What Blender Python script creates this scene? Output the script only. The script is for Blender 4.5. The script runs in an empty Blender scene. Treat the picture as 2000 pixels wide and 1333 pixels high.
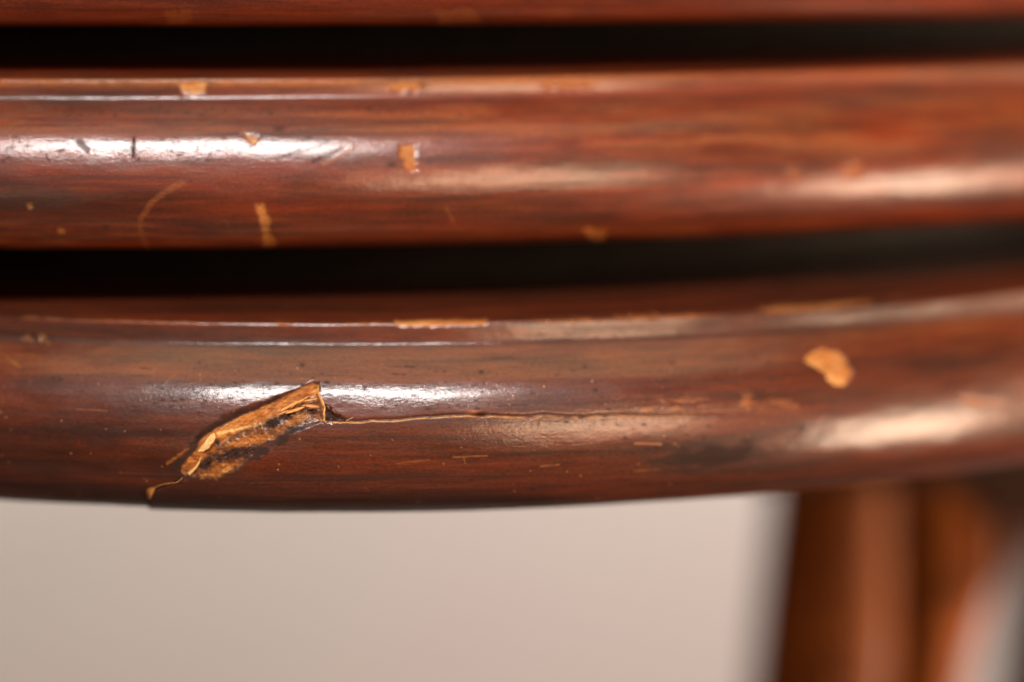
import bpy, math, random
import numpy as np
from mathutils import Vector, Matrix

# ---------------------------------------------------------------- scene, camera, light
scene = bpy.context.scene
MM = 0.001
PITCH = math.radians(8.55)          # the lens looks slightly down on the rails
DIST = 488.9                        # mm, lens to the middle of the lowest rail
LENS = 100.0
CAM = np.array([0.0, -DIST * math.cos(PITCH), DIST * math.sin(PITCH)])
FWD = np.array([0.0, math.cos(PITCH), -math.sin(PITCH)])
UP = np.array([0.0, math.sin(PITCH), math.cos(PITCH)])
K = 2000.0 * LENS / 36.0

cd = bpy.data.cameras.new("camera")
cam = bpy.data.objects.new("camera", cd)
scene.collection.objects.link(cam)
cam.location = Vector(CAM * MM)
cam.rotation_euler = (math.pi / 2 - PITCH, 0, 0)
cd.lens = LENS
cd.sensor_width = 36.0
cd.clip_start = 0.02
cd.clip_end = 50.0
cd.dof.use_dof = True
cd.dof.focus_distance = (DIST + 0.5) * MM
cd.dof.aperture_fstop = 2.8
scene.camera = cam

world = bpy.data.worlds.new("World")
scene.world = world
world.use_nodes = True
bg = world.node_tree.nodes["Background"]
bg.inputs["Color"].default_value = (0.9, 0.75, 0.62, 1)
bg.inputs["Strength"].default_value = 0.03

scene.view_settings.view_transform = 'Standard'
scene.view_settings.look = 'None'
scene.view_settings.exposure = 0.0
scene.view_settings.gamma = 1.0
scene.cycles.max_bounces = 6
scene.cycles.caustics_reflective = False
scene.cycles.caustics_refractive = False


def lamp(name, az, el, dist, w, h, radiance, color, target=(0, 0, -0.01), spread=180):
    """soft lamp seen from the rails at azimuth az (to the right), elevation el"""
    l = bpy.data.lights.new(name, 'AREA')
    l.shape = 'RECTANGLE'
    l.size, l.size_y = w, h
    l.energy = radiance * math.pi * w * h
    l.color = color
    l.spread = math.radians(spread)
    o = bpy.data.objects.new(name, l)
    a, e = math.radians(az), math.radians(el)
    p = Vector((dist * math.cos(e) * math.sin(a), -dist * math.cos(e) * math.cos(a), dist * math.sin(e)))
    t = Vector(target)
    o.location = p + t
    o.rotation_euler = (-p).to_track_quat('-Z', 'Y').to_euler()
    scene.collection.objects.link(o)
    return o


lamp("key_softbox", -6, 45, 1.2, 0.55, 0.19, 66.0, (1.0, 0.95, 0.91))
lamp("overhead_softbox", 0, 88, 1.2, 1.3, 0.8, 1.8, (1.0, 0.68, 0.40))
lamp("warm_lamp", 27, 9, 1.3, 0.50, 0.30, 15.0, (1.0, 0.64, 0.40))
lamp("side_lamp", 65, -14, 1.2, 0.38, 0.55, 24.0, (1.0, 0.70, 0.48))
lamp("small_lamp", -17, -3, 1.2, 0.14, 0.07, 7.0, (1.0, 0.78, 0.5))
wl = lamp("wall_fill", 180, 50, 1.1, 1.9, 0.6, 6.4, (0.95, 0.975, 1.0))  # added fill light, only there to brighten the wall
rl = lamp("leg_fill", 92, 0, 0.9, 0.30, 0.35, 8.0, (1.0, 0.70, 0.46), target=(0.1, 0.21, -0.08), spread=70)  # added fill light that brightens the right faces of the legs
wl.location = (0.45, 0.85, 0.55)
wl.rotation_euler = (math.radians(40), 0, 0)


# ---------------------------------------------------------------- helpers
def tag(o, label=None, cat=None, group=None, kind=None):
    if label: o["label"] = label
    if cat: o["category"] = cat
    if group: o["group"] = group
    if kind: o["kind"] = kind
    return o


def link(name, me, mat=None, parent=None, smooth=True):
    o = bpy.data.objects.new(name, me)
    scene.collection.objects.link(o)
    if mat: me.materials.append(mat)
    if smooth:
        me.polygons.foreach_set("use_smooth", np.ones(len(me.polygons), dtype=bool))
    if parent: o.parent = parent
    return o


def at(px, py, depth):
    """the point (mm) seen at photo pixel px,py at this depth along the view"""
    x = (px - 1000.0) * depth / K
    u = -(py - 666.5) * depth / K
    return CAM + FWD * depth + UP * u + np.array([x, 0, 0])


def project(P):
    q = P - CAM
    d = q @ FWD
    return 1000.0 + K * q[..., 0] / d, 666.5 - K * (q @ UP) / d


def hashn(ix, iy, seed):
    h = (ix.astype(np.int64) * 374761393 + iy.astype(np.int64) * 668265263 + seed * 974711) & 0x7fffffff
    h = ((h ^ (h >> 13)) * 1274126177) & 0x7fffffff
    return ((h ^ (h >> 16)) & 0xffff) / 65535.0


def vnoise(x, y, seed=0):
    ix, iy = np.floor(x), np.floor(y)
    fx, fy = x - ix, y - iy
    fx = fx * fx * (3 - 2 * fx)
    fy = fy * fy * (3 - 2 * fy)
    a, b = hashn(ix, iy, seed), hashn(ix + 1, iy, seed)
    c, d = hashn(ix, iy + 1, seed), hashn(ix + 1, iy + 1, seed)
    return (a * (1 - fx) + b * fx) * (1 - fy) + (c * (1 - fx) + d * fx) * fy


def fbm(x, y, seed=0, octv=4):
    r, a, t = 0, 0.5, 0
    for i in range(octv):
        r = r + a * vnoise(x, y, seed + i * 17)
        t += a
        a *= 0.5
        x, y = x * 2.03 + 5.1, y * 2.03 + 3.7
    return r / t


def sstep(a, b, x):
    t = np.clip((x - a) / (b - a), 0, 1)
    return t * t * (3 - 2 * t)


def seg_dist(X, Y, pts):
    best = np.full(X.shape, 1e9)
    for (x0, y0), (x1, y1) in zip(pts[:-1], pts[1:]):
        dx, dy = x1 - x0, y1 - y0
        t = np.clip(((X - x0) * dx + (Y - y0) * dy) / (dx * dx + dy * dy + 1e-9), 0, 1)
        best = np.minimum(best, np.hypot(X - x0 - t * dx, Y - y0 - t * dy))
    return best


def poly_sd(X, Y, pts):
    """signed distance to a closed outline, negative inside"""
    d = seg_dist(X, Y, list(pts) + [pts[0]])
    ins = np.zeros(X.shape, bool)
    n = len(pts)
    for i in range(n):
        (x0, y0), (x1, y1) = pts[i], pts[(i + 1) % n]
        c = ((y0 > Y) != (y1 > Y))
        with np.errstate(divide='ignore', invalid='ignore'):
            c &= X < (x1 - x0) * (Y - y0) / (y1 - y0 + 1e-12) + x0
        ins ^= c
    return np.where(ins, -d, d)


# ---------------------------------------------------------------- materials
class NT:
    def __init__(s, name):
        s.m = bpy.data.materials.new(name)
        s.m.use_nodes = True
        s.t = s.m.node_tree
        s.b = s.t.nodes["Principled BSDF"]

    def n(s, typ, **kw):
        nd = s.t.nodes.new(typ)
        for k, v in kw.items():
            if k.startswith("i_"):
                nd.inputs[k[2:]].default_value = v
            else:
                setattr(nd, k, v)
        return nd

    def l(s, a, b):
        s.t.links.new(a, b)

    def noise(s, vec, scale, detail=4, rough=0.55, dist=0.0):
        nd = s.n('ShaderNodeTexNoise', i_Scale=scale, i_Detail=detail, i_Roughness=rough, i_Distortion=dist)
        s.l(vec, nd.inputs['Vector'])
        return nd.outputs['Fac']

    def mapping(s, vec, sc, loc=(0, 0, 0)):
        nd = s.n('ShaderNodeMapping')
        nd.inputs['Scale'].default_value = sc
        nd.inputs['Location'].default_value = loc
        s.l(vec, nd.inputs['Vector'])
        return nd.outputs['Vector']

    def ramp(s, fac, stops):
        nd = s.n('ShaderNodeValToRGB')
        e = nd.color_ramp.elements
        while len(e) < len(stops): e.new(0.5)
        for q, (p, c) in zip(e, stops):
            q.position = p
            q.color = (c, c, c, 1) if isinstance(c, (int, float)) else (*c, 1)
        s.l(fac, nd.inputs['Fac'])
        return nd.outputs['Color']

    def mix(s, fac, a, b, mode='MIX'):
        nd = s.n('ShaderNodeMix', data_type='RGBA', blend_type=mode)
        for sock, v in ((nd.inputs[0], fac), (nd.inputs[6], a), (nd.inputs[7], b)):
            if isinstance(v, bpy.types.NodeSocket): s.l(v, sock)
            elif isinstance(v, (int, float)): sock.default_value = v
            else: sock.default_value = (*v, 1)
        return nd.outputs[2]

    def math(s, op, a, b=0.0, c=None):
        nd = s.n('ShaderNodeMath', operation=op)
        for i, v in enumerate((a, b, c)):
            if v is None: continue
            if isinstance(v, bpy.types.NodeSocket): s.l(v, nd.inputs[i])
            else: nd.inputs[i].default_value = v
        return nd.outputs[0]


def lacquer(name, dark, red, orange, uv=True, wear=True, gloss=0.0, seed=0.0, spec=0.36):
    t = NT(name)
    if uv:
        src = t.n('ShaderNodeUVMap', uv_map="grain").outputs[0]     # millimetres along and across
    else:
        tc = t.n('ShaderNodeTexCoord').outputs['Object']
        src = t.mapping(tc, (1000, 1000, 1000))
        src = t.mapping(src, (1, 1, 0.08))
    g1 = t.noise(t.mapping(src, (0.016, 0.20, 1), (seed, seed * 2, 0)), 1.0, 5, 0.6, 0.4)    # broad streaks
    g2 = t.noise(t.mapping(src, (0.06, 0.9, 1), (3 + seed, 7, 0)), 1.0, 5, 0.65, 0.6)   # grain lines
    g3 = t.noise(t.mapping(src, (0.5, 4.5, 1), (9, 1 + seed, 0)), 1.0, 3, 0.6)     # pores
    blot = t.noise(t.mapping(src, (0.05, 0.08, 1), (1, 5 + seed, 0)), 1.0, 4, 0.6, 0.8)
    c = t.mix(t.ramp(g1, [(0.33, 0.0), (0.66, 1.0)]), dark, red)
    c = t.mix(t.math('MULTIPLY', t.ramp(g2, [(0.48, 0.0), (0.75, 1.0)]), 0.40), c, orange)
    c = t.mix(t.math('MULTIPLY', t.ramp(g2, [(0.28, 1.0), (0.44, 0.0)]), 0.55), c, tuple(v * 0.35 for v in dark))
    c = t.mix(t.math('MULTIPLY', t.ramp(g3, [(0.33, 1.0), (0.45, 0.0)]), 0.6), c, (0.012, 0.006, 0.004))
    c = t.mix(t.math('MULTIPLY', t.ramp(blot, [(0.52, 0.0), (0.74, 1.0)]), 0.45), c, tuple(v * 0.5 for v in dark))
    rough = t.math('MULTIPLY_ADD', t.noise(t.mapping(src, (0.08, 0.35, 1), (2, 2, 0)), 1.0, 4), 0.20, 0.26 - gloss)
    # fine leathery relief of the old finish, short fibres along the grain
    f1 = t.noise(t.mapping(src, (1.5, 2.8, 1)), 1.0, 3, 0.6)
    f2 = t.noise(t.mapping(src, (0.35, 2.2, 1), (4, 4, 0)), 1.0, 3, 0.6)
    c = t.mix(t.math('MULTIPLY', t.ramp(f1, [(0.52, 0.0), (0.72, 1.0)]), 0.30), c, orange)
    c = t.mix(t.math('MULTIPLY', t.ramp(f1, [(0.30, 1.0), (0.46, 0.0)]), 0.35), c, tuple(v * 0.4 for v in dark))
    hgt = t.math('ADD', t.math('MULTIPLY', f1, 0.8), t.math('MULTIPLY', f2, 0.45))
    bump = t.n('ShaderNodeBump', i_Strength=0.5, i_Distance=0.000085)
    coat = 1.0
    if wear:
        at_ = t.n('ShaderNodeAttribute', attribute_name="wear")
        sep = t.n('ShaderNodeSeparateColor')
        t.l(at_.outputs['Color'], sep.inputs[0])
        bare, dirt_shade, pale = sep.outputs[0], sep.outputs[1], sep.outputs[2]
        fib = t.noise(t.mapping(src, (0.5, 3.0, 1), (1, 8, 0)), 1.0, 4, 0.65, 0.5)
        c = t.mix(at_.outputs['Alpha'], c, (0.020, 0.0065, 0.0042))      # darker tone mask
        wood = t.mix(t.ramp(fib, [(0.3, 0.0), (0.7, 1.0)]), (0.15, 0.042, 0.011), (0.52, 0.18, 0.038))
        wood = t.mix(pale, wood, (0.82, 0.46, 0.16))
        c = t.mix(bare, c, wood)
        c = t.mix(dirt_shade, c, (0.026, 0.017, 0.014))  # real dirt, and the painted shade around the gouge
        rough = t.math('MULTIPLY_ADD', bare, 0.45, rough)
        rough = t.math('MULTIPLY_ADD', dirt_shade, 0.25, rough)
        coat = t.math('SUBTRACT', 1.0, t.math('MAXIMUM', bare, t.math('MULTIPLY', dirt_shade, 1.0)))
        hgt = t.math('MULTIPLY_ADD', t.math('MULTIPLY', bare, fib), 2.0, hgt)
    t.l(hgt, bump.inputs['Height'])
    t.l(c, t.b.inputs['Base Color'])
    t.l(rough, t.b.inputs['Roughness'])
    t.l(bump.outputs[0], t.b.inputs['Normal'])
    spk = t.ramp(f1, [(0.34, 0.25), (0.47, 1.0)])
    if isinstance(coat, float): t.b.inputs['Coat Weight'].default_value = 0.6
    else: t.l(t.math('MULTIPLY', t.math('MULTIPLY', coat, 0.85), spk), t.b.inputs['Coat Weight'])
    t.l(bump.outputs[0], t.b.inputs['Coat Normal'])
    t.l(t.math('MULTIPLY_ADD', t.ramp(g2, [(0.4, 0.0), (0.7, 1.0)]), 0.07, 0.055), t.b.inputs['Coat Roughness'])
    if wear: t.l(t.math('MULTIPLY', coat, spec), t.b.inputs['Specular IOR Level'])
    else: t.b.inputs['Specular IOR Level'].default_value = spec
    if not wear: t.b.inputs['Coat Weight'].default_value = 0.0
    return t.m


M_RAIL = lacquer("worn_red_lacquer", (0.036, 0.010, 0.005), (0.104, 0.018, 0.006), (0.205, 0.048, 0.011))
M_RAIL2 = lacquer("worn_red_lacquer_upper", (0.050, 0.011, 0.005), (0.160, 0.021, 0.005), (0.29, 0.060, 0.011), seed=3.3)
M_LEG = lacquer("leg_lacquer", (0.12, 0.028, 0.006), (0.27, 0.070, 0.010), (0.48, 0.15, 0.019), uv=False, wear=False, gloss=-0.25, spec=0.13)
M_GAP_SHADE = lacquer("recess_shade_black", (0.005, 0.003, 0.002), (0.009, 0.005, 0.003), (0.012, 0.006, 0.004), uv=False, wear=False, gloss=-0.3, spec=0.12)  # near-black colour stands in for the shade in the gaps between rails
M_DARK = lacquer("shaded_panel_lacquer", (0.022, 0.010, 0.006), (0.040, 0.015, 0.008), (0.06, 0.02, 0.009), uv=False, wear=False, gloss=-0.3, spec=0.15)  # darker copy of the lacquer, shade on the far leg put into colour


def fibre_mat(name, a, b):
    t = NT(name)
    tc = t.n('ShaderNodeTexCoord').outputs['Object']
    f = t.noise(t.mapping(tc, (900, 900, 2500)), 1.0, 4, 0.6)
    t.l(t.mix(t.ramp(f, [(0.3, 0.0), (0.7, 1.0)]), a, b), t.b.inputs['Base Color'])
    t.b.inputs['Roughness'].default_value = 0.7
    return t.m


M_FIBRE = fibre_mat("bare_wood_fibre", (0.66, 0.33, 0.10), (0.92, 0.62, 0.28))
M_SLIVER = fibre_mat("torn_wood_sliver", (0.42, 0.15, 0.03), (0.74, 0.35, 0.10))


def wall_mat(name, a, b, rough=0.9):
    t = NT(name)
    tc = t.n('ShaderNodeTexCoord').outputs['Object']
    f = t.noise(t.mapping(tc, (3.5, 3.5, 3.5)), 1.0, 3, 0.5)
    t.l(t.mix(t.ramp(f, [(0.35, 0.0), (0.65, 1.0)]), a, b), t.b.inputs['Base Color'])
    t.b.inputs['Roughness'].default_value = rough
    return t.m


# ---------------------------------------------------------------- setting
def quad_sheet(name, pts, mat):
    me = bpy.data.meshes.new(name)
    me.from_pydata(pts, [], [(0, 1, 2, 3)])
    return link(name, me, mat, smooth=False)


FLOOR_Z = -0.52
wall = quad_sheet("wall", [(-3, 1.25, FLOOR_Z), (3, 1.25, FLOOR_Z), (3, 1.25, 2.2), (-3, 1.25, 2.2)],
                  wall_mat("painted_plaster", (0.60, 0.555, 0.505), (0.62, 0.53, 0.51)))
tag(wall, "plain pale pinkish beige wall behind the table", None, kind='structure')
floor = quad_sheet("floor", [(-3, -2.5, FLOOR_Z), (3, -2.5, FLOOR_Z), (3, 1.25, FLOOR_Z), (-3, 1.25, FLOOR_Z)],
                   wall_mat("dark_floor", (0.05, 0.035, 0.028), (0.07, 0.048, 0.038), 0.6))
tag(floor, "dark brown floor under the table", None, kind='structure')

# ---------------------------------------------------------------- the rails
PHI = [(0, 75), (3, 38), (7, 8), (28, 6), (38, 12), (42, 28), (46, 43), (54, 45), (105, 45), (122, 34), (135, 28),
       (150, 22), (200, 12), (250, 0), (300, -22), (340, -48), (358, -78), (366, -92)]


def rail_profile(view_el, scale, step=1.3):
    """outline of one moulded rail, (out, z) in mm from its upper arris: ledge, arris, cove, slope, round nose, underside"""
    y = np.arange(0, 366.01, step)
    phi = np.radians(np.interp(y, [p[0] for p in PHI], [p[1] for p in PHI]))
    ds = 0.088 * step / np.maximum(np.cos(phi - math.radians(view_el)), 0.15)
    o = np.concatenate([[0], np.cumsum(ds * np.sin(phi))])[:-1] * scale
    z = np.concatenate([[0], np.cumsum(-ds * np.cos(phi))])[:-1] * scale
    bk = -36.0
    led = np.array([(bk, 2.2), (bk + .1, 2.2), (bk + .3, 2.2), (-30, 2.2), (-20, 2.15), (-14, 2.0), (-10, 1.65), (-6, 1.1), (-3, .6), (-1.5, .32), (-.7, .15), (-.25, .05)])
    o2 = np.concatenate([led[:, 0], o, np.linspace(o[-1] - 1, bk + .2, 10), [bk, bk]])
    z2 = np.concatenate([led[:, 1], z, np.full(10, z[-1]), [z[-1], 2.1]])
    return o2, z2, len(led), len(led) + len(o)


RAILS = {}


def build_rail(name, Rnose, cx, front, z0, view_el, scale, feat, mat, parent, dense):
    """a full hoop of the moulding; finely meshed where it is seen from close by"""
    o, z, i0, i1 = rail_profile(view_el, scale, 1.3 if dense < 2 else 2.2)
    Ra = Rnose - o.max()
    cy = front + Rnose
    win0, win1 = math.asin((-112 - cx) / Rnose), math.asin((146 - cx) / Rnose)
    step = dense * 0.088 / Rnose
    th = np.concatenate([np.arange(win0, win1, step),
                         np.linspace(win1, win0 + 2 * math.pi, 150)[:-1]])
    nv, nu = len(o), len(th)
    TH, O = np.meshgrid(th, o, indexing='ij')
    Zg = np.broadcast_to(z, TH.shape)
    P = np.stack([cx + (Ra + O) * np.sin(TH), cy - (Ra + O) * np.cos(TH), z0 + Zg], -1)
    # outward normal from the profile tangent
    to, tz = np.gradient(o), np.gradient(z)
    ln = np.hypot(to, tz) + 1e-9
    no, nz = -tz / ln, to / ln
    N = np.stack([no[None] * np.sin(TH), -no[None] * np.cos(TH), np.broadcast_to(nz, TH.shape)], -1)
    tlen = np.concatenate([[0], np.cumsum(np.hypot(np.diff(o), np.diff(z)))])
    wear = np.zeros(TH.shape + (4,), np.float32)
    nw = int((th < win1).sum())
    X, Y = project(P[:nw, i0 - 5:i1])
    S = (th[:nw] * Rnose)[:, None] + 0 * X
    T = np.broadcast_to(tlen[i0 - 5:i1], X.shape)
    disp, bare, dirt_shade, pale, tone = feat(X, Y, S, T)
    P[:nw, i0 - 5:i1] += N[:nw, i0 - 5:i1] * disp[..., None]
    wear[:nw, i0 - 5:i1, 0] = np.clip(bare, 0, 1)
    wear[:nw, i0 - 5:i1, 1] = np.clip(dirt_shade, 0, 1)
    wear[:nw, i0 - 5:i1, 2] = np.clip(pale, 0, 1)
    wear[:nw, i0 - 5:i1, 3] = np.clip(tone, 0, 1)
    idx = np.arange(nu * nv).reshape(nu, nv)
    a = idx
    b = np.roll(idx, -1, 0)
    quads = np.stack([a, np.roll(a, -1, 1), np.roll(b, -1, 1), b], -1).reshape(-1, 4)
    me = bpy.data.meshes.new(name)
    me.vertices.add(nu * nv)
    me.vertices.foreach_set("co", (P * MM).astype(np.float32).ravel())
    me.loops.add(quads.size)
    me.loops.foreach_set("vertex_index", quads.astype(np.int32).ravel())
    me.polygons.add(len(quads))
    me.polygons.foreach_set("loop_start", np.arange(0, quads.size, 4, dtype=np.int32))
    me.update(calc_edges=True)
    uvl = me.uv_layers.new(name="grain")
    ss = th * Rnose
    UVs = np.stack([np.broadcast_to(ss[:, None], TH.shape), np.broadcast_to(tlen, TH.shape)], -1).reshape(-1, 2)
    uvl.data.foreach_set("uv", UVs[quads.ravel()].astype(np.float32).ravel())
    ca = me.color_attributes.new("wear", 'FLOAT_COLOR', 'POINT')
    ca.data.foreach_set("color", wear.reshape(-1).astype(np.float32))
    ob = link(name, me, mat, parent)
    RAILS[ob.name] = (X, Y, P[:nw, i0 - 5:i1].copy(), N[:nw, i0 - 5:i1].copy())
    return ob


def spots(X, Y, lst, bare, disp, pale, depth=0.2, soft=2.5, seed=5):
    jit = (fbm(X / 9, Y / 9, seed) - 0.5) * 17 + (fbm(X / 3.5, Y / 3.5, seed + 3, 3) - .5) * 7
    tex = fbm(X / 16, Y / 5, seed + 9, 4)
    for pts, amt, pl, *jf in lst:
        jf = jf[0] if jf else 1.0
        x0 = min(p[0] for p in pts) - 20; x1 = max(p[0] for p in pts) + 20
        y0 = min(p[1] for p in pts) - 20; y1 = max(p[1] for p in pts) + 20
        m = (X > x0) & (X < x1) & (Y > y0) & (Y < y1)
        if not m.any(): continue
        sd = poly_sd(X[m], Y[m], pts) + jit[m] * jf
        k = 1 - sstep(-soft, soft, sd)
        k = k * np.clip(.72 + .5 * tex[m], 0, 1)
        bare[m] = np.maximum(bare[m], k * amt * .82)
        pale[m] = np.maximum(pale[m], k * pl * np.clip(2.6 * fbm(X[m] / 45, Y[m] / 22, seed + 2, 3) - .55, 0, 1.2))
        disp[m] -= depth * k * amt
    return


def lines(X, Y, lst, field, width_noise=True):
    for pts, w, amt in lst:
        x0 = min(p[0] for p in pts) - 20; x1 = max(p[0] for p in pts) + 20
        y0 = min(p[1] for p in pts) - 20; y1 = max(p[1] for p in pts) + 20
        m = (X > x0) & (X < x1) & (Y > y0) & (Y < y1)
        if not m.any(): continue
        d = seg_dist(X[m], Y[m], pts)
        ww = w * (0.4 + 1.2 * fbm(X[m] / 9, Y[m] / 9, 31))
        field[m] = np.maximum(field[m], amt * (1 - sstep(ww * .5, ww * 1.1, d)))


def pits(X, Y, field, n, xr, yr, seed):
    rr = random.Random(seed)
    for i in range(n):
        a, b, r, st = rr.uniform(*xr), rr.uniform(*yr), rr.uniform(1.2, 3.0), rr.uniform(1, 2.6)
        mm = (np.abs(X - a) < 16) & (np.abs(Y - b) < 8)
        if mm.any():
            field[mm] = np.maximum(field[mm], np.exp(-((X[mm] - a) / (r * st)) ** 2 - ((Y[mm] - b) / r) ** 2) * rr.uniform(.4, .95))


GOUGE = [(600, 752), (610, 747), (622, 748), (624, 759), (619, 768), (627, 783), (633, 797), (633, 821), (612, 823),
         (573, 836), (552, 850), (536, 863), (510, 872), (495, 886), (473, 908), (451, 923), (425, 934), (390, 936),
         (360, 932), (354, 922), (358, 907), (370, 892), (382, 880), (390, 859), (408, 846), (425, 835), (456, 818),
         (499, 800), (543, 779), (582, 760)]
CRACK = [(630, 822), (660, 824), (700, 825), (740, 823), (790, 820), (830, 817), (870, 814), (915, 812), (950, 814), (1000, 815),
         (1060, 812), (1110, 815), (1200, 812), (1300, 813), (1380, 810), (1460, 806)]
SEAM = [(289, 1010), (289, 978), (296, 962), (304, 955), (332, 947), (357, 936)]


def feat_low(X, Y, S, T):
    disp = np.zeros(X.shape); bare = disp.copy(); dirt_shade = disp.copy(); pale = disp.copy()
    # gentle unevenness of a hand-worked rail
    disp += (fbm(S / 22, T / 9, 3, 3) - .5) * .30 + (fbm(S / 3.4, T / 1.7, 5, 3) - .5) * .05
    # ---- the torn gouge
    m = (X > 270) & (X < 700) & (Y > 700) & (Y < 1010)
    x, y = X[m], Y[m]
    ang = math.radians(-36)
    along = x * math.cos(ang) + y * math.sin(ang)
    across = -x * math.sin(ang) + y * math.cos(ang)
    sd = poly_sd(x, y, GOUGE)
    ue0 = seg_dist(x, y, [(358, 907), (390, 859), (425, 835), (499, 800), (582, 760), (622, 750), (633, 820)])
    sd = sd + (fbm(x / 9, y / 9, 8, 4) - .5) * (5 + 16 * sstep(14, 34, ue0))
    ins = 1 - sstep(-2.5, 2.0, sd)
    # the finish dips down to the sharp upper edge; from there the torn wood climbs back out towards the lower side
    UPE = [(340, 915), (366, 892), (388, 860), (425, 835), (456, 818), (499, 800), (543, 779), (582, 760), (606, 748)]
    up_edge = seg_dist(x, y, UPE)
    right_edge = seg_dist(x, y, [(622, 750), (620, 768), (630, 797), (631, 821)])
    fibres = (fbm(along / 30, across / 3.2, 21, 4) - .5) * .55 + (fbm(x / 9, y / 9, 23, 4) - .5) * .5
    climb = .65 * np.interp(x, [530, 610], [1, .4]) * np.exp(-up_edge / 26.) + .55 * np.exp(-right_edge / 14.) + .12
    rw = np.interp(x, [340, 400, 470, 530, 580], [6, 16, 17, 9, 3]) * (.7 + .6 * fbm(x / 14, y / 14, 25, 4))
    rim = (1 - ins) * (1 - sstep(-1, 1, (up_edge + (fbm(x / 16, y / 16, 22) - .5) * 5) / rw - .9)) * sstep(340, 390, x)
    flush = 1 - sstep(20, 40, up_edge) * (1 - sstep(0, 14, -sd))
    disp[m] -= flush * ins * np.clip(climb + fibres * (.55 + .6 * sstep(20, 40, up_edge)), 0.0, 3) + rim * (.5 + .5 * np.cos(np.pi * np.clip(up_edge / rw, 0, 1))) * np.interp(x, [340, 420, 500, 590], [.4, .8, .7, .1])
    rag = fbm(x / 10, y / 7, 61, 4) - .5
    rag2 = fbm(x / 4, y / 4, 67, 3) - .5

    def blob(cx_, cy_, rx, ry, tilt=0.0):
        c_, s_ = math.cos(math.radians(tilt)), math.sin(math.radians(tilt))
        u_ = ((x - cx_) * c_ + (y - cy_) * s_) / rx
        v_ = (-(x - cx_) * s_ + (y - cy_) * c_) / ry
        return 1 - sstep(.65, 1.15, np.hypot(u_, v_) + rag * 1.5 + rag2 * .5)

    grey = np.maximum.reduce([blob(536, 823, 36, 11, -22), blob(608, 805, 13, 6, -10), blob(460, 887, 62, 11, -12),
                              blob(400, 906, 16, 15, -30), blob(452, 846, 30, 7, -18) * .6, blob(505, 880, 40, 9, -18)])
    orange = np.maximum.reduce([blob(488, 861, 48, 10, -12), blob(425, 921, 44, 11, -18), blob(575, 822, 40, 8, -24) * .7,
                                blob(366, 899, 9, 14, 20) * .7, blob(412, 874, 18, 12, -30)])
    low_ = sstep(20, 34, up_edge + rag * 16)
    b_in = (1 - low_) * np.clip(.55 + .85 * fbm(along / 22, across / 2.6, 43, 4), .5, 1) + low_ * np.clip(.42 + orange * .5 + rag * .9 + rag2 * .4 - grey * .45, .05, 1)
    bare[m] = np.maximum(bare[m], ins * b_in)
    pale[m] = np.maximum(pale[m], ins * sstep(.55, .75, fbm(along / 26, across / 3.2, 51, 4)) * .35)
    ridge = seg_dist(x, y, [(425, 847), (470, 838), (515, 827), (560, 806)])
    pale[m] = np.maximum(pale[m], ins * (1 - sstep(1, 4.5, ridge + rag2 * 5)) * .8)
    dirt_shade[m] = np.maximum(dirt_shade[m], ins * np.clip(low_ * (grey * .55 + .3 + rag * .6 + rag2 * .45) * (1 - .75 * orange), 0, 1))
    # bruise and painted shadow along the upper edge, a dirty fringe under the tear
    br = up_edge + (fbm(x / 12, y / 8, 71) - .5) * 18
    dirt_shade[m] = np.maximum(dirt_shade[m], (1 - sstep(.25, 1.25, br / rw)) * .85 * (1 - ins))
    fringe = np.maximum.reduce([blob(577, 833, 26, 13, -10), blob(505, 886, 34, 9, -20), blob(552, 858, 16, 10, -40)])
    dirt_shade[m] = np.maximum(dirt_shade[m], (1 - sstep(1.5, 6, np.abs(sd + 1))) * sstep(14, 26, ue0) * .7)
    bare[m] *= 1 - np.exp(-((x - 424) / 5) ** 2 - ((y - 866) / 9) ** 2)
    dirt_shade[m] = np.maximum(dirt_shade[m], np.exp(-((x - 424) / 5) ** 2 - ((y - 866) / 9) ** 2))  # hole beside the splinter, its shade painted as a dark spot
    dirt_shade[m] = np.maximum(dirt_shade[m], fringe * .85 * (1 - ins))
    # pale bruise line left of the tear
    d = seg_dist(x, y, [(326, 906), (345, 893), (362, 880), (385, 868)])
    k = (1 - sstep(1, 4, d + (fbm(x / 4, y / 4, 77) - .5) * 6)) * .5 * (1 - ins)
    bare[m] = np.maximum(bare[m], k)
    # pocket behind the right lip, its shadow also painted dark
    pk = 1 - sstep(-4, 5, poly_sd(x, y, [(634, 796), (640, 797), (648, 806), (658, 812), (672, 821), (634, 822)]) + (fbm(x / 5, y / 4, 79) - .5) * 12)
    disp[m] -= pk * .7
    dirt_shade[m] = np.maximum(dirt_shade[m], pk * .9)
    # raw lip
    d = seg_dist(x, y, [(622, 752), (621, 768), (628, 783), (633, 798), (634, 821)])
    k = 1 - sstep(.8, 3, d)
    bare[m] = np.maximum(bare[m], k); pale[m] = np.maximum(pale[m], k * .6)
    # ---- the long split to the right: the lower lip stands proud
    ycr = np.interp(X, [p[0] for p in CRACK], [p[1] for p in CRACK])
    ycr = ycr + (fbm(X / 26, X * 0 + 2, 87, 4) - .5) * 4
    ylow = np.interp(X, [289, 296, 304, 332, 357, 400, 470, 560, 632], [976, 962, 955, 947, 936, 936, 912, 846, 822])
    yb = np.where(X < 632, ylow, ycr)
    w = np.where(X < 632, np.interp(X, [340, 375, 590, 632], [1.2, 9, 9, 1.6]), 1.6)
    fade = np.interp(X, [288, 291, 620, 900, 1250, 1500], [0, 1, 1, .75, .3, 0])
    lip = sstep(-w, w, Y - yb) * fade
    disp += lip * 0.45
    cm = (X > 625) & (X < 1470)
    dy = Y - ycr
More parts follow.
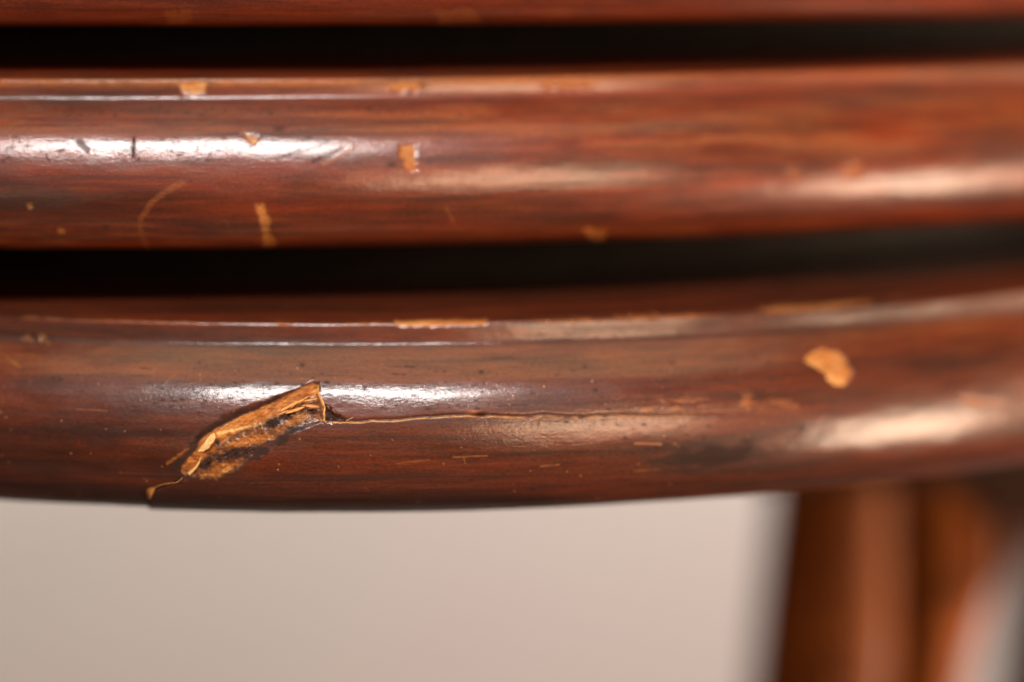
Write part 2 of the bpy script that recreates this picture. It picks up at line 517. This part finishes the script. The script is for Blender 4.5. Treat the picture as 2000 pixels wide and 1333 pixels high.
    open_ = np.interp(X, [625, 700, 900, 960, 1100, 1300, 1470], [1, 1, .9, .9, .7, .5, 0])
    edge_n = fbm(X / 14, Y / 5, 91)
    disp -= cm * np.exp(-((dy + 2.4) / (1.4 + 1.6 * edge_n)) ** 2) * .28 * open_
    k = cm * np.exp(-((dy - .8) / (.8 + 1.7 * edge_n)) ** 2) * open_ * sstep(.30, .55, fbm(X / 22, X * 0, 93, 4) + np.interp(X, [630, 950, 1400], [.22, .10, -.03]))
    k = k * (.55 + .6 * fbm(X / 7, Y / 3, 95, 3))
    bare = np.maximum(bare, k); pale = np.maximum(pale, k * .8)
    dirt_shade = np.maximum(dirt_shade, cm * np.exp(-((dy + 2.4) / (.9 + 1.4 * edge_n)) ** 2) * .55 * open_ * (1 - k))
    hole = np.exp(-((X - 937) / 11) ** 2 - ((Y - 810) / 3.2) ** 2)
    disp -= hole * .6; dirt_shade = np.maximum(dirt_shade, hole)
    bare = np.maximum(bare, np.exp(-((X - 925) / 14) ** 2 - ((Y - 806) / 3) ** 2) * .8)
    # flaking strip along the right end of the split
    fl = (X > 1180) & (X < 1560)
    k = fl * np.exp(-((Y - np.interp(X, [1180, 1560], [800, 782])) / 16) ** 2) * sstep(.56, .68, fbm(X / 28, Y / 7, 97))
    bare = np.maximum(bare, k * .5)
    # seam at the lower left end
    d = seg_dist(X, Y, SEAM)
    sm = (1 - sstep(.6, 2.4, d))
    disp -= sm * .4
    dirt_shade = np.maximum(dirt_shade, sm * .8)
    # ---- chips
    lst = [([(1572, 700), (1580, 688), (1602, 683), (1632, 685), (1655, 704), (1664, 728), (1658, 751), (1634, 755), (1614, 741), (1611, 727), (1592, 716), (1574, 708)], 1, .6, .7),
           ([(1872, 778), (1890, 774), (1905, 782), (1945, 778), (1962, 790), (1950, 797), (1910, 795), (1880, 790)], .5, 0),
           ([(770, 628), (830, 626), (955, 625), (948, 635), (860, 638), (775, 637)], 1, .25, .3),
           ([(1485, 602), (1560, 597), (1640, 592), (1700, 587), (1705, 594), (1600, 606), (1500, 613)], .6, .15, .5),
           ([(1200, 618), (1290, 615), (1290, 622), (1210, 625)], .55, 0),
           ([(42, 658), (62, 658), (64, 668), (44, 667)], .55, .5), ([(78, 655), (93, 654), (92, 668), (80, 668)], .7, .6),
           ([(392, 742), (396, 742), (396, 746), (392, 746)], .6, .5)]
    spots(X, Y, lst, bare, disp, pale)
    # rubbed arris
    ya = np.interp(X, [0, 300, 600, 960, 1300, 1500, 1650, 2000], [617, 629, 633, 630, 619, 606, 595, 557])
    k = np.exp(-((Y - ya - 1) / 4.0) ** 2) * sstep(.40, .66, fbm(X / 70, Y / 30, 101)) * sstep(.25, .6, fbm(X / 9, Y / 5, 102)) * np.interp(X, [0, 300, 420, 2000], [.3, .35, .75, .5])
    bare = np.maximum(bare, k)
    # dull, darker band in the cove under the arris
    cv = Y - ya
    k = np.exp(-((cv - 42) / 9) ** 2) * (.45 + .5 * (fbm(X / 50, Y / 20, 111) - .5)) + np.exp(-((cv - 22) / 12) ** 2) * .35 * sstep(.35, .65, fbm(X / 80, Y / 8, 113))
    dirt_shade = np.maximum(dirt_shade, np.clip(k, 0, .7))
    k = np.exp(-((cv - 78) / 34) ** 2) * sstep(.38, .72, fbm(X / 110, Y / 14, 115)) * .14
    bare = np.maximum(bare, k)
    # ---- stains and rubs
    st = np.exp(-((X - 1390) / 130) ** 2 - ((Y - 892 + (X - 1390) * .08) / 30) ** 2)
    dirt_shade = np.maximum(dirt_shade, sstep(.2, .8, st + (fbm(X / 34, Y / 12, 103) - .5) * .8) * .85)
    st = np.exp(-((X - 80) / 75) ** 2 - ((Y - 748) / 14) ** 2)
    dirt_shade = np.maximum(dirt_shade, sstep(.25, .9, st + (fbm(X / 20, Y / 9, 105) - .5) * .9) * .5)
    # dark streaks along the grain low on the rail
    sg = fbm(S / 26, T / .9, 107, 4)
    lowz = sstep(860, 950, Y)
    dirt_shade = np.maximum(dirt_shade, sstep(.56, .72, sg) * (.15 + .5 * lowz))
    # hairline scratches
    sc = [([(775, 905), (800, 902), (838, 898)], 1.8, .3), ([(885, 893), (920, 891), (950, 890)], 1.6, .4), ([(1240, 867), (1290, 868)], 2.2, .5), ([(905, 893), (908, 905)], 1.5, .4),
          ([(1055, 910), (1090, 907)], 2, .4), ([(12, 698), (40, 718)], 2.6, .5), ([(318, 752), (345, 728)], 1.8, .25),
          ([(1240, 920), (1290, 916)], 1.8, .35), ([(150, 800), (210, 803)], 1.4, .3)]
    lines(X, Y, sc, bare)
    rr = random.Random(4)
    dl = []
    for i in range(90):
        sx = rr.uniform(0, 1600); sy = rr.uniform(690, 975); L = rr.uniform(8, 60)
        dl.append(([(sx, sy), (sx + L, sy - L * .02 + rr.uniform(-2, 2))], rr.uniform(.8, 1.8), rr.uniform(.3, .8)))
    lines(X, Y, dl, dirt_shade)
    dots = [(590, 714), (1508, 740), (105, 740), (118, 741), (1567, 838), (940, 727), (712, 760), (1163, 762)]
    for (a, b) in dots:
        dirt_shade = np.maximum(dirt_shade, np.exp(-((X - a) / 6) ** 2 - ((Y - b) / 4) ** 2) * .85)
    # dull pits and nicks in the finish
    pits(X, Y, dirt_shade, 110, (300, 960), (744, 800), 7)
    pits(X, Y, dirt_shade, 160, (0, 1500), (700, 960), 8)
    # dust specks
    for i in range(110):
        a, b, r = rr.uniform(0, 1500), rr.uniform(700, 990), rr.uniform(.8, 1.6)
        mm = (np.abs(X - a) < 5) & (np.abs(Y - b) < 5)
        if mm.any():
            k = np.exp(-((X[mm] - a) ** 2 + (Y[mm] - b) ** 2) / r ** 2) * rr.uniform(.4, .9)
            bare[mm] = np.maximum(bare[mm], k); pale[mm] = np.maximum(pale[mm], k)
    # darker tone low on the rail and towards its left end
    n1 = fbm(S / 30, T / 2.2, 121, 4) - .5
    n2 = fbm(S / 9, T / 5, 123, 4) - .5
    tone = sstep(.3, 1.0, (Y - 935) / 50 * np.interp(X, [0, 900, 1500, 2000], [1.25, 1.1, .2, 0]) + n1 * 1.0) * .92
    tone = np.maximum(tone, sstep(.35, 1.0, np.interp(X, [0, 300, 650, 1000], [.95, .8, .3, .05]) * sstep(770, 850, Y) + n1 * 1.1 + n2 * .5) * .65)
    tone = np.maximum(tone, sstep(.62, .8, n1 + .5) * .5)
    return disp, bare, dirt_shade, pale, tone


def feat_mid(X, Y, S, T):
    disp = np.zeros(X.shape); bare = disp.copy(); dirt_shade = disp.copy(); pale = disp.copy()
    disp += (fbm(S / 24, T / 9, 203, 3) - .5) * .3 + (fbm(S / 3.6, T / 1.8, 205, 3) - .5) * .045
    lst = [([(352, 163), (375, 160), (404, 162), (402, 178), (380, 186), (358, 180)], 1, .4, .5),
           ([(755, 160), (790, 158), (822, 160), (820, 178), (762, 177)], .9, .1),
           ([(1050, 155), (1160, 153), (1165, 168), (1060, 172)], .7, 0),
           ([(474, 262), (488, 258), (502, 266), (500, 280), (484, 276)], .9, .9),
           ([(782, 284), (812, 282), (816, 330), (796, 334), (780, 300)], .9, .15),
           ([(500, 402), (516, 399), (528, 430), (530, 452), (541, 472), (536, 482), (516, 482), (512, 450)], 1, .15, .45),
           ([(1135, 448), (1170, 444), (1190, 456), (1186, 470), (1160, 470)], .9, .1),
           ([(1538, 328), (1562, 328), (1560, 352), (1540, 350)], .4, 0), ([(1650, 322), (1680, 320), (1682, 345), (1652, 348)], .5, 0),
           ([(56, 398), (62, 398), (61, 408), (56, 407)], .7, .5), ([(118, 445), (126, 444), (124, 456), (117, 455)], .7, .4)]
    spots(X, Y, lst, bare, disp, pale, soft=5.5, seed=15)
    ya = np.interp(X, [0, 500, 1000, 1500, 2000], [156, 158, 153, 145, 137])
    k = np.exp(-((Y - ya - 5) / 8.0) ** 2) * np.interp(X, [0, 1150, 1350, 2100], [.62, .7, .35, .3]) * (.55 + .9 * (fbm(X / 90, Y / 40, 211) - .2))
    bare = np.maximum(bare, k)
    ln = [([(356, 358), (322, 376), (292, 400), (275, 428), (275, 452), (287, 482)], 7, .2),
          ([(440, 430), (455, 462)], 2.5, .25), ([(872, 405), (888, 440)], 2.5, .3), ([(632, 322), (690, 290)], 6, .25)]
    lines(X, Y, ln, bare)
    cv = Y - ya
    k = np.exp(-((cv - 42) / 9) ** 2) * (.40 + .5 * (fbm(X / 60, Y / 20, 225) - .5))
    dirt_shade = np.maximum(dirt_shade, np.clip(k, 0, .6))
    k = np.exp(-((cv - 78) / 36) ** 2) * sstep(.32, .7, fbm(X / 130, Y / 15, 227)) * np.interp(X, [0, 500, 900, 2000], [.10, .18, .26, .22])
    bare = np.maximum(bare, k)
    # rubbed orange zone along the lower edge at the left
    k = np.exp(-((Y - 462) / 26) ** 2) * sstep(.35, .7, fbm(X / 120, Y / 14, 213)) * np.interp(X, [0, 300, 600, 2000], [.28, .22, .10, .14])
    bare = np.maximum(bare, k)
    k = np.exp(-((Y - np.interp(X, [900, 2000], [262, 285])) / 26) ** 2) * sstep(.42, .72, fbm(X / 160, Y / 16, 215)) * np.interp(X, [600, 1000, 2000], [0, .25, .25])
    bare = np.maximum(bare, k)
    pits(X, Y, dirt_shade, 90, (0, 640), (268, 318), 9)
    pits(X, Y, dirt_shade, 60, (0, 900), (205, 226), 10)
    lines(X, Y, [([(540, 312), (585, 292)], 3, .6), ([(580, 300), (640, 278)], 2.5, .5), ([(610, 316), (668, 290)], 3.5, .6), ([(400, 316), (414, 296)], 2, .6), ([(90, 300), (96, 316)], 2.5, .6)], dirt_shade)
    dk = [([(262, 270), (260, 306)], 5, .9), ([(155, 278), (172, 292)], 9, .8)]
    lines(X, Y, dk, dirt_shade)
    st = np.exp(-((X - 70) / 110) ** 2 - ((Y - 385) / 36) ** 2)
    dirt_shade = np.maximum(dirt_shade, sstep(.3, .9, st + (fbm(X / 40, Y / 12, 217) - .5) * .8) * .5)
    for (a, b, r) in [(545, 253, 12), (350, 302, 6), (765, 322, 9), (206, 443, 8)]:
        dirt_shade = np.maximum(dirt_shade, np.exp(-((X - a) / r) ** 2 - ((Y - b) / (r * .7)) ** 2) * .7)
    sg = fbm(S / 28, T / 1.1, 219, 4)
    dirt_shade = np.maximum(dirt_shade, sstep(.58, .74, sg) * .35)
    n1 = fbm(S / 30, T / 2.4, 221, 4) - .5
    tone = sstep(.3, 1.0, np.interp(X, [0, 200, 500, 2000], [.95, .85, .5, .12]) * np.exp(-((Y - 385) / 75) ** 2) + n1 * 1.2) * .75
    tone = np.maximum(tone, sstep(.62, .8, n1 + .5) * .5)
    return disp, bare, dirt_shade, pale, tone


def feat_top(X, Y, S, T):
    disp = (fbm(S / 24, T / 9, 303, 3) - .5) * .3
    bare = np.zeros(X.shape); dirt_shade = bare.copy(); pale = bare.copy()
    spots(X, Y, [([(325, 22), (375, 20), (380, 45), (330, 48)], .35, 0), ([(850, 22), (930, 18), (940, 46), (860, 48)], .3, 0)], bare, disp, pale, seed=25)
    return disp, bare, dirt_shade, pale, bare * 0


table = bpy.data.objects.new("wooden_table", None)
scene.collection.objects.link(table)
table.location = (0.0, 0.25, FLOOR_Z)
bpy.context.view_layer.update()
tag(table, "old reddish brown lacquered wooden table with rounded edge rails, the lowest gouged and split", "table")
INV = Matrix.Translation((0.0, -0.25, -FLOOR_Z))


def adopt(o, parent=table):
    o.parent = parent
    o.matrix_parent_inverse = INV if parent is table else Matrix.Identity(4)
    return o


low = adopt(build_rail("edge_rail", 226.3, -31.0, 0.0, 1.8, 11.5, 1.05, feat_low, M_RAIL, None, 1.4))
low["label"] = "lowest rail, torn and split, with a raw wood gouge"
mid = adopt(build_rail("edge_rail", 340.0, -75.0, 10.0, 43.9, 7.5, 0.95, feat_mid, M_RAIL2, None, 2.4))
top = adopt(build_rail("edge_rail", 340.0, -75.0, 11.0, 84.2, 3.0, 0.98, feat_top, M_RAIL2, None, 5.0))


# ---------------------------------------------------------------- splinters on the torn rail (real slivers)
def surf(px, py, rail="edge_rail"):
    X, Y, P, N = RAILS[rail]
    i = np.argmin((X - px) ** 2 + (Y - py) ** 2)
    return P.reshape(-1, 3)[i], N.reshape(-1, 3)[i]


def flake(name, outline, thick=0.18, mat=None):
    """outline: (px, py, lift mm) round a sliver of wood"""
    top_, bot = [], []
    cxp = sum(p[0] for p in outline) / len(outline); cyp = sum(p[1] for p in outline) / len(outline)
    lc = sum(p[2] for p in outline) / len(outline)
    ring = list(outline)
    for (a, b, l) in ring + [(cxp, cyp, lc + .12)]:
        p, n = surf(a, b)
        n = np.array([0.05, -0.93, 0.36])
        top_.append(p + n * l); bot.append(p + n * (l - thick))
    k = len(ring)
    V = [tuple(v * MM) for v in top_ + bot]
    F = []
    for i in range(k):
        j = (i + 1) % k
        F.append((i, j, k)); F.append((k + 1 + j, k + 1 + i, 2 * k + 1)); F.append((j, i, k + 1 + i, k + 1 + j))
    me = bpy.data.meshes.new(name)
    me.from_pydata(V, [], F)
    me.update()
    return adopt(link(name, me, mat or M_FIBRE, smooth=False), low)


def thread(name, pts, r0, r1, nseg=24, mat=None):
    """a thin curled fibre through (px, py, lift) points"""
    pts = np.array(pts, float)
    t = np.linspace(0, len(pts) - 1, nseg)
    C_ = np.stack([np.interp(t, range(len(pts)), pts[:, i]) for i in range(3)], 1)
    ctr = np.array([surf(a, b)[0] + np.array([0.05, -.93, .36]) * l for a, b, l in C_])
    for _ in range(2): ctr[1:-1] = (ctr[:-2] + 2 * ctr[1:-1] + ctr[2:]) / 4
    V, F = [], []
    for i, c in enumerate(ctr):
        r = r0 + (r1 - r0) * i / (nseg - 1)
        d = ctr[min(i + 1, nseg - 1)] - ctr[max(i - 1, 0)]
        d = d / (np.linalg.norm(d) + 1e-9)
        u = np.cross(d, [0.1, -1, .2]); u /= np.linalg.norm(u) + 1e-9
        v = np.cross(d, u)
        for q in range(5):
            a = q * 2 * math.pi / 5
            V.append(tuple((c + r * (math.cos(a) * u + math.sin(a) * v)) * MM))
    for i in range(nseg - 1):
        for q in range(5):
            F.append((i * 5 + q, i * 5 + (q + 1) % 5, (i + 1) * 5 + (q + 1) % 5, (i + 1) * 5 + q))
    F.append(tuple(range(4, -1, -1))); F.append(tuple((nseg - 1) * 5 + q for q in range(5)))
    me = bpy.data.meshes.new(name)
    me.from_pydata(V, [], F)
    me.update()
    return adopt(link(name, me, mat or M_FIBRE), low)


fl = flake("splinter", [(413, 850, .9), (417, 849, 1.1), (420, 852, 1.3), (420.5, 858, 1.35), (417, 866, 1.3), (411, 872, 1.1), (408, 877, .9), (400, 881, .6), (396, 884, .4), (386, 883, .2), (388, 879, .25), (394, 872, .5), (397, 869, .55), (405, 858, .75)], .22)
fl["label"] = "pale curled splinter standing up in the gouge"
rs = random.Random(12)
for (x0, y0, x1, y1, w, l) in [(548, 804, 584, 784, 2.6, .75), (556, 809, 596, 796, 2.2, .6), (566, 800, 590, 781, 1.8, .9), 
                               (574, 792, 604, 775, 1.5, .9), (588, 793, 625, 797, 2.4, .9), (592, 786, 622, 780, 1.6, 1.05), (540, 812, 572, 800, 1.5, .5)]:
    dx, dy = x1 - x0, y1 - y0
    L = math.hypot(dx, dy); nx, ny = -dy / L, dx / L
    o_ = []
    for t_, ww in ((0, .3), (.2, .8), (.5, 1), (.8, .7), (1, .1)):
        bow = math.sin(t_ * 3.1) * rs.uniform(-1.2, 1.2)
        o_.append((x0 + dx * t_ + nx * (ww * w + bow), y0 + dy * t_ + ny * (ww * w + bow), l + .25 * math.sin(t_ * 3)))
    for t_, ww in ((.85, .6), (.5, 1), (.15, .7)):
        o_.append((x0 + dx * t_ - nx * ww * w, y0 + dy * t_ - ny * ww * w, l + .1 * math.sin(t_ * 3)))
    flake("splinter", o_, .15, M_SLIVER)
flake("splinter", [(366, 927, .3), (380, 918, .5), (387, 908, .6), (392, 895, .5), (388.5, 908, .6), (382, 919, .5), (370, 929, .3)])
flake("splinter", [(288, 957, .5), (293, 954, .6), (302, 956, .6), (298, 964, .7), (294, 972, .6), (290, 980, .4), (287, 966, .5)], .3, M_SLIVER)
thread("wood_fibre", [(358, 935, .5), (345, 943, .7), (332, 947, .8), (315, 951, .8), (301, 956, .6)], .035, .05, mat=M_SLIVER)
thread("wood_fibre", [(630, 783, .5), (634, 796, .9), (633, 812, .9), (632, 822, .5)], .06, .08)
thread("wood_fibre", [(508, 825, .4), (511, 833, .9), (512, 841, .6)], .03, .04, 10)
thread("wood_fibre", [(676, 823, .5), (682, 821, .8), (690, 818, 1.0)], .06, .03, 10)


# ---------------------------------------------------------------- body behind the rails, legs
def lathe(name, cx, cy, prof, mat, seg=160):
    V, F = [], []
    for i in range(seg):
        a = 2 * math.pi * i / seg
        for r, z in prof:
            V.append(((cx + r * math.sin(a)) * MM, (cy - r * math.cos(a)) * MM, z * MM))
    n = len(prof)
    for i in range(seg):
        j = (i + 1) % seg
        for k in range(n):
            q = (k + 1) % n
            F.append((i * n + k, i * n + q, j * n + q, j * n + k))
    me = bpy.data.meshes.new(name)
    me.from_pydata(V, [], F)
    me.update()
    return adopt(link(name, me, mat, smooth=False))


lathe("waist_panel", -31.0, 226.3, [(130, -26), (179, -26), (179, 1.5), (166, 1.5), (166, 14), (130, 14)], M_GAP_SHADE)
lathe("waist_panel", -75.0, 350.0, [(244, 14), (293, 14), (293, 43.2), (280, 43.2), (280, 58), (244, 58)], M_GAP_SHADE)
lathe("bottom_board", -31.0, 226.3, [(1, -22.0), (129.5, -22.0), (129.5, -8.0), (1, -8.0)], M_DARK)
lathe("table_top", -75.0, 350.0, [(1, 70.0), (293, 70.0), (293, 83.0), (1, 83.0)], M_LEG)


def loft(name, stations, mat, smooth=True):
    """stations: list of (centre xyz mm, outline of (dx, dy) mm) joined into one closed body"""
    V, F = [], []
    n = len(stations[0][1])
    for c, o in stations:
        for dx, dy in o:
            V.append(((c[0] + dx) * MM, (c[1] + dy) * MM, c[2] * MM))
    for i in range(len(stations) - 1):
        for k in range(n):
            q = (k + 1) % n
            F.append((i * n + k, (i + 1) * n + k, (i + 1) * n + q, i * n + q))
    F.append(tuple(range(n))); F.append(tuple((len(stations) - 1) * n + k for k in range(n - 1, -1, -1)))
    me = bpy.data.meshes.new(name)
    me.from_pydata(V, [], F)
    me.update()
    return adopt(link(name, me, mat, smooth=smooth))


def round_outline(rx, ry, n=28):
    return [(rx * math.cos(-2 * math.pi * k / n), ry * math.sin(-2 * math.pi * k / n)) for k in range(n)]


def post(name, path, mat):
    """path: (px, py, depth, rx, ry) down the post; last station is carried on to the floor"""
    st = []
    for px, py, d, rx, ry in path:
        st.append((at(px, py, d), round_outline(rx, ry)))
    a, b = st[-2][0], st[-1][0]
    k = (FLOOR_Z * 1000 - b[2]) / (b[2] - a[2])
    end = b + (b - a) * k
    st.append((end, st[-1][1]))
    return loft(name, st, mat)


LD = 700.0
LE = LD + 16
post("leg", [(1634, 905, LE, 15.5, 14), (1630, 960, LE, 16, 14), (1616, 1150, LE, 17, 15), (1600, 1333, LE, 17.5, 15)], M_LEG)
post("leg", [(1846, 905, LD - 14, 12.5, 13), (1848, 950, LD - 14, 13, 13), (1852, 1000, LD - 14, 13.3, 14), (1853, 1050, LD - 14, 13.4, 14), (1848, 1120, LD - 14, 12.6, 14),
             (1832, 1200, LD - 14, 10.8, 13), (1820, 1270, LD - 14, 9.3, 13), (1812, 1333, LD - 14, 8.7, 13)], M_LEG)
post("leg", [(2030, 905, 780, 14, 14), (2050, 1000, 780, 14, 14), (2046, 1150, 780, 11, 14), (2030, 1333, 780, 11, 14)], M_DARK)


twin = scene.objects["leg"].copy()
scene.collection.objects.link(twin)
twin.location = twin.location + Vector((-0.27, 0.05, 0.0))


def board(name, pts, depth, thick, mat):
    V = [tuple(at(a, b, depth) * MM) for a, b in pts]
    V += [tuple((at(a, b, depth) + FWD * thick) * MM) for a, b in pts]
    n = len(pts)
    F = [tuple(range(n)), tuple(range(2 * n - 1, n - 1, -1))] + [((k + 1) % n, k, n + k, n + (k + 1) % n) for k in range(n)]
    me = bpy.data.meshes.new(name)
    me.from_pydata(V, [], F)
    me.update()
    return adopt(link(name, me, mat, smooth=False))


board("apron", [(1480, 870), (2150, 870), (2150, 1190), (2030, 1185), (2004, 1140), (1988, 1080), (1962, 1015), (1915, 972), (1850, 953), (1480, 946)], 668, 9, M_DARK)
